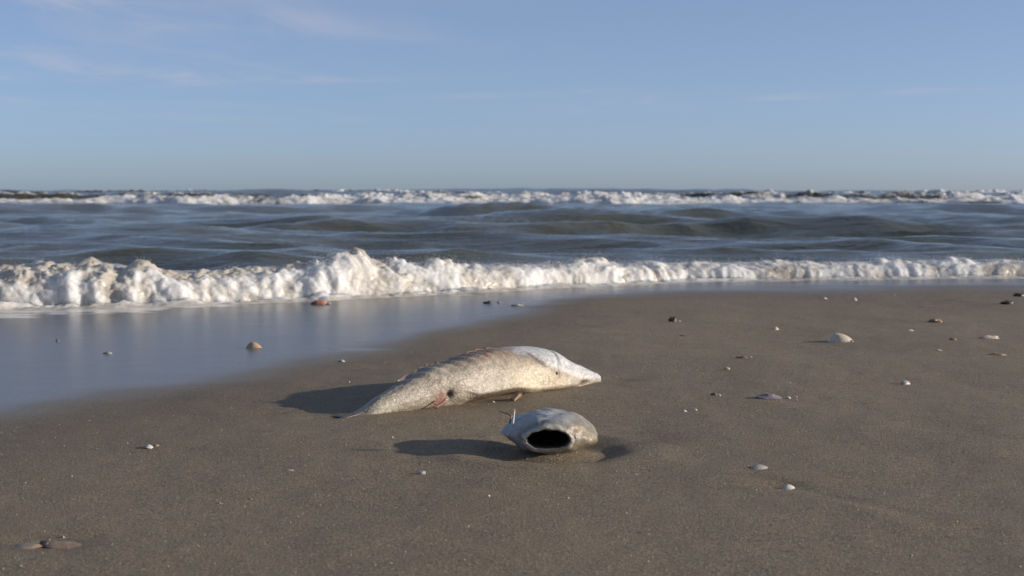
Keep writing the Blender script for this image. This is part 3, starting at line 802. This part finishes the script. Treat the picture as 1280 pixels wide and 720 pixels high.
# clouded eye on the right cheek
def ellipsoid(name, c, r, mat, parent, off, n=14, m=20):
    V = []; Fc = []
    for i in range(n + 1):
        th = math.pi * i / n
        for j in range(m):
            f = 2 * math.pi * j / m; V.append((c[0] + r[0] * math.sin(th) * math.cos(f), c[1] + r[1] * math.sin(th) * math.sin(f), c[2] + r[2] * math.cos(th)))
    return mesh_obj(name, V, [tuple(x) for x in grid_faces(n + 1, m, wrap=True)[:, ::-1].tolist()], mat, parent, off)
EYE = simple('clouded_eye', (0.46, 0.42, 0.36), 0.12, 0.15)
ec = at_depth(720, 546.5, HEADC[1] + .0075)
e_ = ellipsoid('eye', ec, (.0026, .0022, .0024), EYE, head, HOFF)
ellipsoid('eye', EYE_C, (.0032, .0028, .0028), simple('sunken_eye', (0.10, 0.06, 0.04), 0.2), fish, FOFF)
ellipsoid('nostril', at_depth(700, 528, HEADC[1] + .016), (.0022, .0012, .0008), FIN_DARK, head, HOFF)

# ------------------------------------------------------------------ shells and pebbles
def place(name, V, Fc, mat, loc, rot, label, cat, group=None, smooth=True):
    o = mesh_obj(name, V, Fc, mat, smooth=smooth); o.location = loc; o.rotation_euler = rot
    tag(o, label, cat, group); return o
def sz(p): return float(sand_z(np.array([p[0]]), np.array([p[1]]))[0])

def cockle(w, l, h, ribs=18, seed=0, nr=18, na=44):
    """one domed valve: beak at one end, radial ribs fanning from it, open shell thickness below"""
    r = np.random.default_rng(seed); V = []
    for lay, k in ((0, 1.0), (1, 0.90)):
        for i in range(nr + 1):
            t = i / nr
            for j in range(na):
                a = 2 * math.pi * j / na
                rib = 1 + 0.05 * math.cos(ribs * a) * t * (1 if lay == 0 else .4) + 0.012 * math.cos(i * 2.4)
                x = w * t * math.cos(a) * k * (1 + .03 * math.cos(ribs * a) * t); y = l * t * math.sin(a) * k
                off = 0.42 * l * (1 - t) ** 1.2
                z = h * k * (1 - t ** 2.3) * rib + 0.004 * h * r.random()
                V.append((x, y + off, z))
    n1 = (nr + 1) * na
    Fc = [tuple(f) for f in grid_faces(nr + 1, na, wrap=True).tolist()]
    Fc += [tuple(n1 + q for q in f[::-1]) for f in grid_faces(nr + 1, na, wrap=True).tolist()]
    Fc += [(nr * na + j, nr * na + (j + 1) % na, n1 + nr * na + (j + 1) % na, n1 + nr * na + j)[::-1] for j in range(na)]
    return V, Fc

def shard(w, l, t, curve=0.3, seed=0, n=5, m=4):
    """broken piece of shell: a curved plate with ragged edge and real thickness"""
    r = np.random.default_rng(seed); V = []; out = 1 + .22 * r.normal(size=n * 4)
    na = n * 2
    rag = np.clip(1 + .38 * r.normal(size=na), .45, 1.5); rag = (rag + np.roll(rag, 1)) / 2
    for lay in (0, 1):
        for i in range(m + 1):
            for j in range(na):
                a = 2 * math.pi * j / na; q = i / m
                x = w * q * math.cos(a) * rag[j]; y = l * q * math.sin(a) * rag[j]
                z = curve * w * (1 - (x / w) ** 2 * .9 - (y / l) ** 2 * .6) + (t if lay == 0 else 0) * (1 - .4 * q) + .05 * w * math.sin(q * 9 + seed)
                V.append((x, y, z))
    n1 = (m + 1) * na
    Fc = [tuple(f) for f in grid_faces(m + 1, na, wrap=True).tolist()] + [tuple(n1 + q for q in f[::-1]) for f in grid_faces(m + 1, na, wrap=True).tolist()]
    Fc += [(m * na + j, m * na + (j + 1) % na, n1 + m * na + (j + 1) % na, n1 + m * na + j)[::-1] for j in range(na)]
    return V, Fc

def pebble(a, b, c, seed=0, rough=.45, n=14, m=20):
    th = np.linspace(0, math.pi, n + 1); ph = np.linspace(0, 2 * math.pi, m, endpoint=False)
    T, Pp = np.meshgrid(th, ph, indexing='ij')
    d = np.stack([np.sin(T) * np.cos(Pp), np.sin(T) * np.sin(Pp), np.cos(T)], -1)
    k = 1 + rough * fbm(d[..., 0] * 1.6, d[..., 1] * 1.6, d[..., 2] * 1.6, 3, 500 + seed)
    V = (d * k[..., None] * np.array((a, b, c))).reshape(-1, 3)
    return V, [tuple(f) for f in grid_faces(n + 1, m, wrap=True)[:, ::-1].tolist()]

def wpx(x, y, npx): return npx * px(x, y)[1] / F      # metres for a width in photo pixels

def put(kind, name, x, y, wpix, mat, label, cat='shell', hpix=None, rot=(0, 0, 0), asp=0.7, seed=0, sink=0.0, group=None, lift=0.0):
    """stands where photo pixel x, y (its foot) falls on the sand; wpix wide, hpix high"""
    p = px(x, y, FILM_Z / 2); w = wpx(x, y, wpix) / 2 * (.95 if wpix > 20 else .86); h = wpx(x, y, hpix if hpix else wpix * .35) * (.95 if wpix > 20 else .82); sink = max(sink, .12)
    if kind == 'cockle': V, Fc = cockle(w, w * asp, h, seed=seed)
    elif kind == 'shard': V, Fc = shard(w, w * asp, h * .28, curve=min(.5, h / w * .5), seed=seed)
    else: V, Fc = pebble(w, w * asp, h * .6, seed)
    z = sz(p) + (h * .35 if kind == 'pebble' else 0) - sink * h + lift
    return place(name, V, Fc, SH[mat], (p[0], p[1], z), rot, label, cat, group, kind != 'shard')
R_ = math.radians
put('cockle', 'cockle_shell', 1052, 428, 32, 'cream', 'domed cream cockle shell lying alone, the largest on the right-hand sand', hpix=12, rot=(R_(4), R_(-4), R_(75)), asp=1.15, seed=1, sink=.05)
put('shard', 'broken_shell', 1066, 429, 8, 'brown', 'dark chip tucked against the right edge of the domed cream cockle shell', hpix=6, rot=(0, R_(-35), 0), seed=2)
put('cockle', 'clam_shell', 317, 433, 23, 'tan', 'tan clam shell sitting in the blue wet sheen left of the fish', hpix=9, rot=(R_(5), R_(6), R_(170)), asp=.75, seed=3)
put('pebble', 'brick_fragment', 400, 379, 23, 'red', 'reddish brick fragment at the foot of the breaking wave', 'stone', hpix=6, rot=(0, R_(4), R_(12)), asp=.45, seed=4)
put('shard', 'shell_shard', 411, 379, 8, 'pink', 'pale chip touching the right end of the reddish fragment', hpix=5, seed=5)
put('pebble', 'dark_pebble', 610, 378, 13, 'black', 'small black pebble in the wet strip below the wave, above the fish', 'stone', hpix=4, asp=.6, seed=6)
put('shard', 'shell_shard', 624, 377, 7, 'grey', 'tiny upright grey chip right of the small black pebble in the wet strip', hpix=6, rot=(R_(40), 0, 0), seed=7)
put('pebble', 'flat_pebble', 646, 381, 17, 'grey', 'flat dull grey pebble in the wet strip, nearest above the fish', 'stone', hpix=4, asp=.6, seed=8, sink=.3)
put('pebble', 'dark_pebble', 841, 404, 11, 'black', 'round black pebble on open sand above the fish nose, with a pale tip', 'stone', hpix=8, asp=.8, seed=9)
put('shard', 'shell_chip', 849, 404, 5, 'white', 'white speck of shell touching the round black pebble', hpix=4, seed=10)
put('shard', 'shell_sliver', 852, 422, 13, 'brown', 'thin dark sliver of shell just below the round black pebble', hpix=3, asp=.3, rot=(R_(12), R_(6), 0), seed=11)
put('cockle', 'small_shell', 970, 413, 10, 'cream', 'little cream shell between the round black pebble and the domed cockle', hpix=5, rot=(0, R_(10), R_(30)), seed=12)
put('shard', 'shell_sliver', 930, 453, 20, 'brown', 'flat brown sliver of shell with a pale right tip, middle of the right-hand sand', hpix=4, asp=.35, rot=(R_(14), R_(8), 0), seed=13)
put('shard', 'shell_chip', 938, 453, 5, 'cream', 'pale chip at the right tip of the flat brown sliver', hpix=3, seed=14)
put('pebble', 'small_pebble', 909, 466, 8, 'tan', 'tiny tan pebble just below the flat brown sliver', 'stone', hpix=4, seed=15)
put('shard', 'shell_chip', 899, 499, 8, 'white', 'small white shell chip leaning on a dark crumb, left of the purple shell shard', hpix=5, rot=(R_(20), R_(-14), 0), seed=16)
put('pebble', 'dark_pebble', 892, 498, 9, 'black', 'dark crumb touching the small white chip left of the purple shell shard', 'stone', hpix=4, asp=.5, seed=17)
put('shard', 'purple_shell', 961, 503, 36, 'purple', 'wide purple-grey shell shard lying flat, right of the severed head', hpix=9, asp=.5, rot=(R_(14), R_(4), R_(4)), seed=18)
put('shard', 'shell_chip', 985, 503, 9, 'white', 'white triangular chip just right of the purple-grey shell shard', hpix=7, rot=(R_(35), R_(10), 0), seed=19)
put('shard', 'shell_chip', 995, 502, 5, 'white', 'white speck of shell, second to the right of the purple-grey shard', hpix=5, rot=(R_(40), 0, 0), seed=20)
put('shard', 'shell_chip', 855, 517, 8, 'white', 'left one of two white chips with a long thin shadow, right of the head', hpix=5, rot=(R_(25), R_(-8), 0), seed=21)
put('shard', 'shell_chip', 869, 516, 8, 'white', 'right and taller one of two white chips near the severed head', hpix=8, rot=(R_(45), R_(12), 0), seed=22)
put('shard', 'broken_shell', 1130, 483, 17, 'grey', 'broken grey-white shell standing on edge with a long thin shadow', hpix=9, rot=(R_(38), R_(-22), R_(25)), asp=.7, seed=23)
put('shard', 'shell_chip', 1136, 482, 6, 'brown', 'brown splinter behind the broken grey-white shell standing on edge', hpix=9, rot=(R_(60), 0, R_(20)), seed=24)
put('pebble', 'shell_clump', 1168, 406, 18, 'brown', 'brown clump of shell at the upper right of the sand, with a pale tip', hpix=6, asp=.6, seed=25)
put('shard', 'shell_chip', 1175, 406, 7, 'cream', 'pale tip lying on the brown shell clump at the upper right', hpix=5, rot=(R_(20), R_(20), 0), seed=26)
put('pebble', 'razor_shell', 1236, 426, 27, 'pink', 'long pale razor shell near the right edge of the sand', hpix=5, asp=.22, rot=(0, R_(2), R_(6)), seed=27)
put('shard', 'shell_sliver', 1248, 447, 24, 'tan', 'thin tan sliver below the long pale razor shell', hpix=5, asp=.35, rot=(R_(14), R_(6), 0), seed=28)
put('pebble', 'dark_shell', 1259, 382, 17, 'black', 'dark clump near the water at the right edge, lower of two', hpix=6, asp=.6, seed=29)
put('pebble', 'dark_shell', 1274, 371, 18, 'black', 'dark flat lump at the right edge beside the water, upper of two', hpix=6, asp=.6, seed=30)
put('shard', 'shell_chip', 1030, 373, 9, 'white', 'white chip near the water, left one above the domed cockle', hpix=4, rot=(R_(20), 0, 0), seed=31)
put('cockle', 'small_shell', 1068, 375, 9, 'white', 'small bright white shell near the water, above and right of the cockle', hpix=5, seed=32)
put('shard', 'shell_chip', 1118, 369, 5, 'pink', 'faint pale chip near the water, above the shell standing on edge', hpix=4, seed=33)
put('shard', 'shell_chip', 1137, 416, 13, 'pink', 'flat pink chip left of and below the brown shell clump', hpix=4, asp=.5, rot=(R_(12), 0, 0), seed=34)
put('pebble', 'small_pebble', 1191, 428, 9, 'brown', 'small brown pebble left of the long pale razor shell', 'stone', hpix=4, seed=35)
put('shard', 'shell_chip', 1173, 442, 11, 'white', 'flat white chip below and left of the long pale razor shell', hpix=4, asp=.5, rot=(R_(14), 0, 0), seed=36)
put('cockle', 'thin_shell', 950, 588, 26, 'grey', 'thin pale grey shell half sunk in the sand, upper of two at lower right', hpix=4, asp=.55, rot=(R_(10), R_(4), R_(10)), seed=37, sink=.2)
put('cockle', 'clam_shell', 984, 612, 22, 'white', 'whitish clam shell half sunk at lower right, lower of two', hpix=7, asp=.7, rot=(R_(6), R_(10), R_(190)), seed=38, sink=.1)
put('cockle', 'white_shell', 187, 562, 19, 'white', 'white shell alone on the left-hand sand below the wet sheen', hpix=5, asp=.6, rot=(R_(10), R_(10), R_(80)), seed=39)
put('shard', 'broken_shell', 195, 560, 9, 'brown', 'dark chip behind the right end of the lone white shell', hpix=7, rot=(R_(30), 0, 0), seed=40)
put('pebble', 'small_pebble', 527, 594, 11, 'grey', 'pale grey pebble in front of and left of the severed head', 'stone', hpix=6, asp=.7, seed=41)
put('shard', 'shell_sliver', 362, 591, 16, 'grey', 'small grey sliver of shell between the lone white shell and the pale pebble', hpix=4, asp=.4, rot=(R_(14), 0, 0), seed=42)
put('shard', 'shell_chip', 710, 625, 5, 'white', 'bright white speck on the sand in front of the severed head', hpix=4, rot=(R_(35), 0, 0), seed=43)
put('shard', 'shell_chip', 616, 505, 6, 'white', 'white chip lying against the belly of the long fish', hpix=4, seed=44)
put('shard', 'shell_chip', 135, 440, 15, 'grey', 'grey chip lying in the wet sheen at the left', hpix=5, asp=.5, rot=(R_(16), 0, 0), seed=45)
put('pebble', 'small_pebble', 427, 450, 9, 'grey', 'small grey pebble on moist sand above the tail of the fish', 'stone', hpix=4, seed=46)
put('pebble', 'small_pebble', 72, 425, 5, 'brown', 'tiny brown pebble in the wet sheen, leftmost of all', 'stone', hpix=4, seed=47)
# half buried open clam, bottom left corner
p = px(58, 680); w = wpx(58, 680, 82) / 2
cl_ = bpy.data.objects.new('open_clam', None); col.objects.link(cl_); cl_.location = (p[0], p[1], sz(p) - .001); cl_.rotation_euler = (0, 0, R_(4))
tag(cl_, 'open tan clam half buried in a dish of sand at the lower left corner', 'shell')
for sgn, mt, ln in ((-1, 'tan', .46), (1, 'brown', .58)):
    V, Fc = cockle(w * .40, w * ln, w * .075, seed=60 + sgn)
    o = mesh_obj('valve', V, Fc, SH[mt], cl_); o.location = (sgn * w * .50, 0, .0022); o.rotation_euler = (R_(3), R_(-3 * sgn), R_(90 * sgn))
V, Fc = pebble(w * .14, w * .10, w * .11, 70); o = mesh_obj('hinge', V, Fc, SH['black'], cl_); o.location = (-.06 * w, -.02 * w, w * .12)

# ------------------------------------------------------------------ grit: uncountable shell crumbs on the sand
n = 5200
gx = rng.uniform(-1.3, 1.9, n * 3); gy = 0.95 + 3.9 * rng.random(n * 3) ** 1.3
ok = (gy < film_y(gx) - 0.12) & (np.abs(gx) < 0.42 * gy + 0.15); gx, gy = gx[ok][:n], gy[ok][:n]
gz = sand_z(gx, gy)
rad = rng.uniform(0.0004, 0.0010, len(gx)) * (1 + 1.0 * (rng.random(len(gx)) > .985))
M = Mat('grit'); v = M.noise(25, 1)
GR = M.set(Base_Color=M.mix(M.ramp(M.noise(210, 1), .40, .62), (0.06, 0.05, 0.045), (0.50, 0.45, 0.38)), Roughness=.5)
o = drops('shell_grit', np.stack([gx, gy, gz + rad * .3], -1), rad, GR); tag(o, 'fine shell grit scattered over the sand', 'grit', kind='stuff')
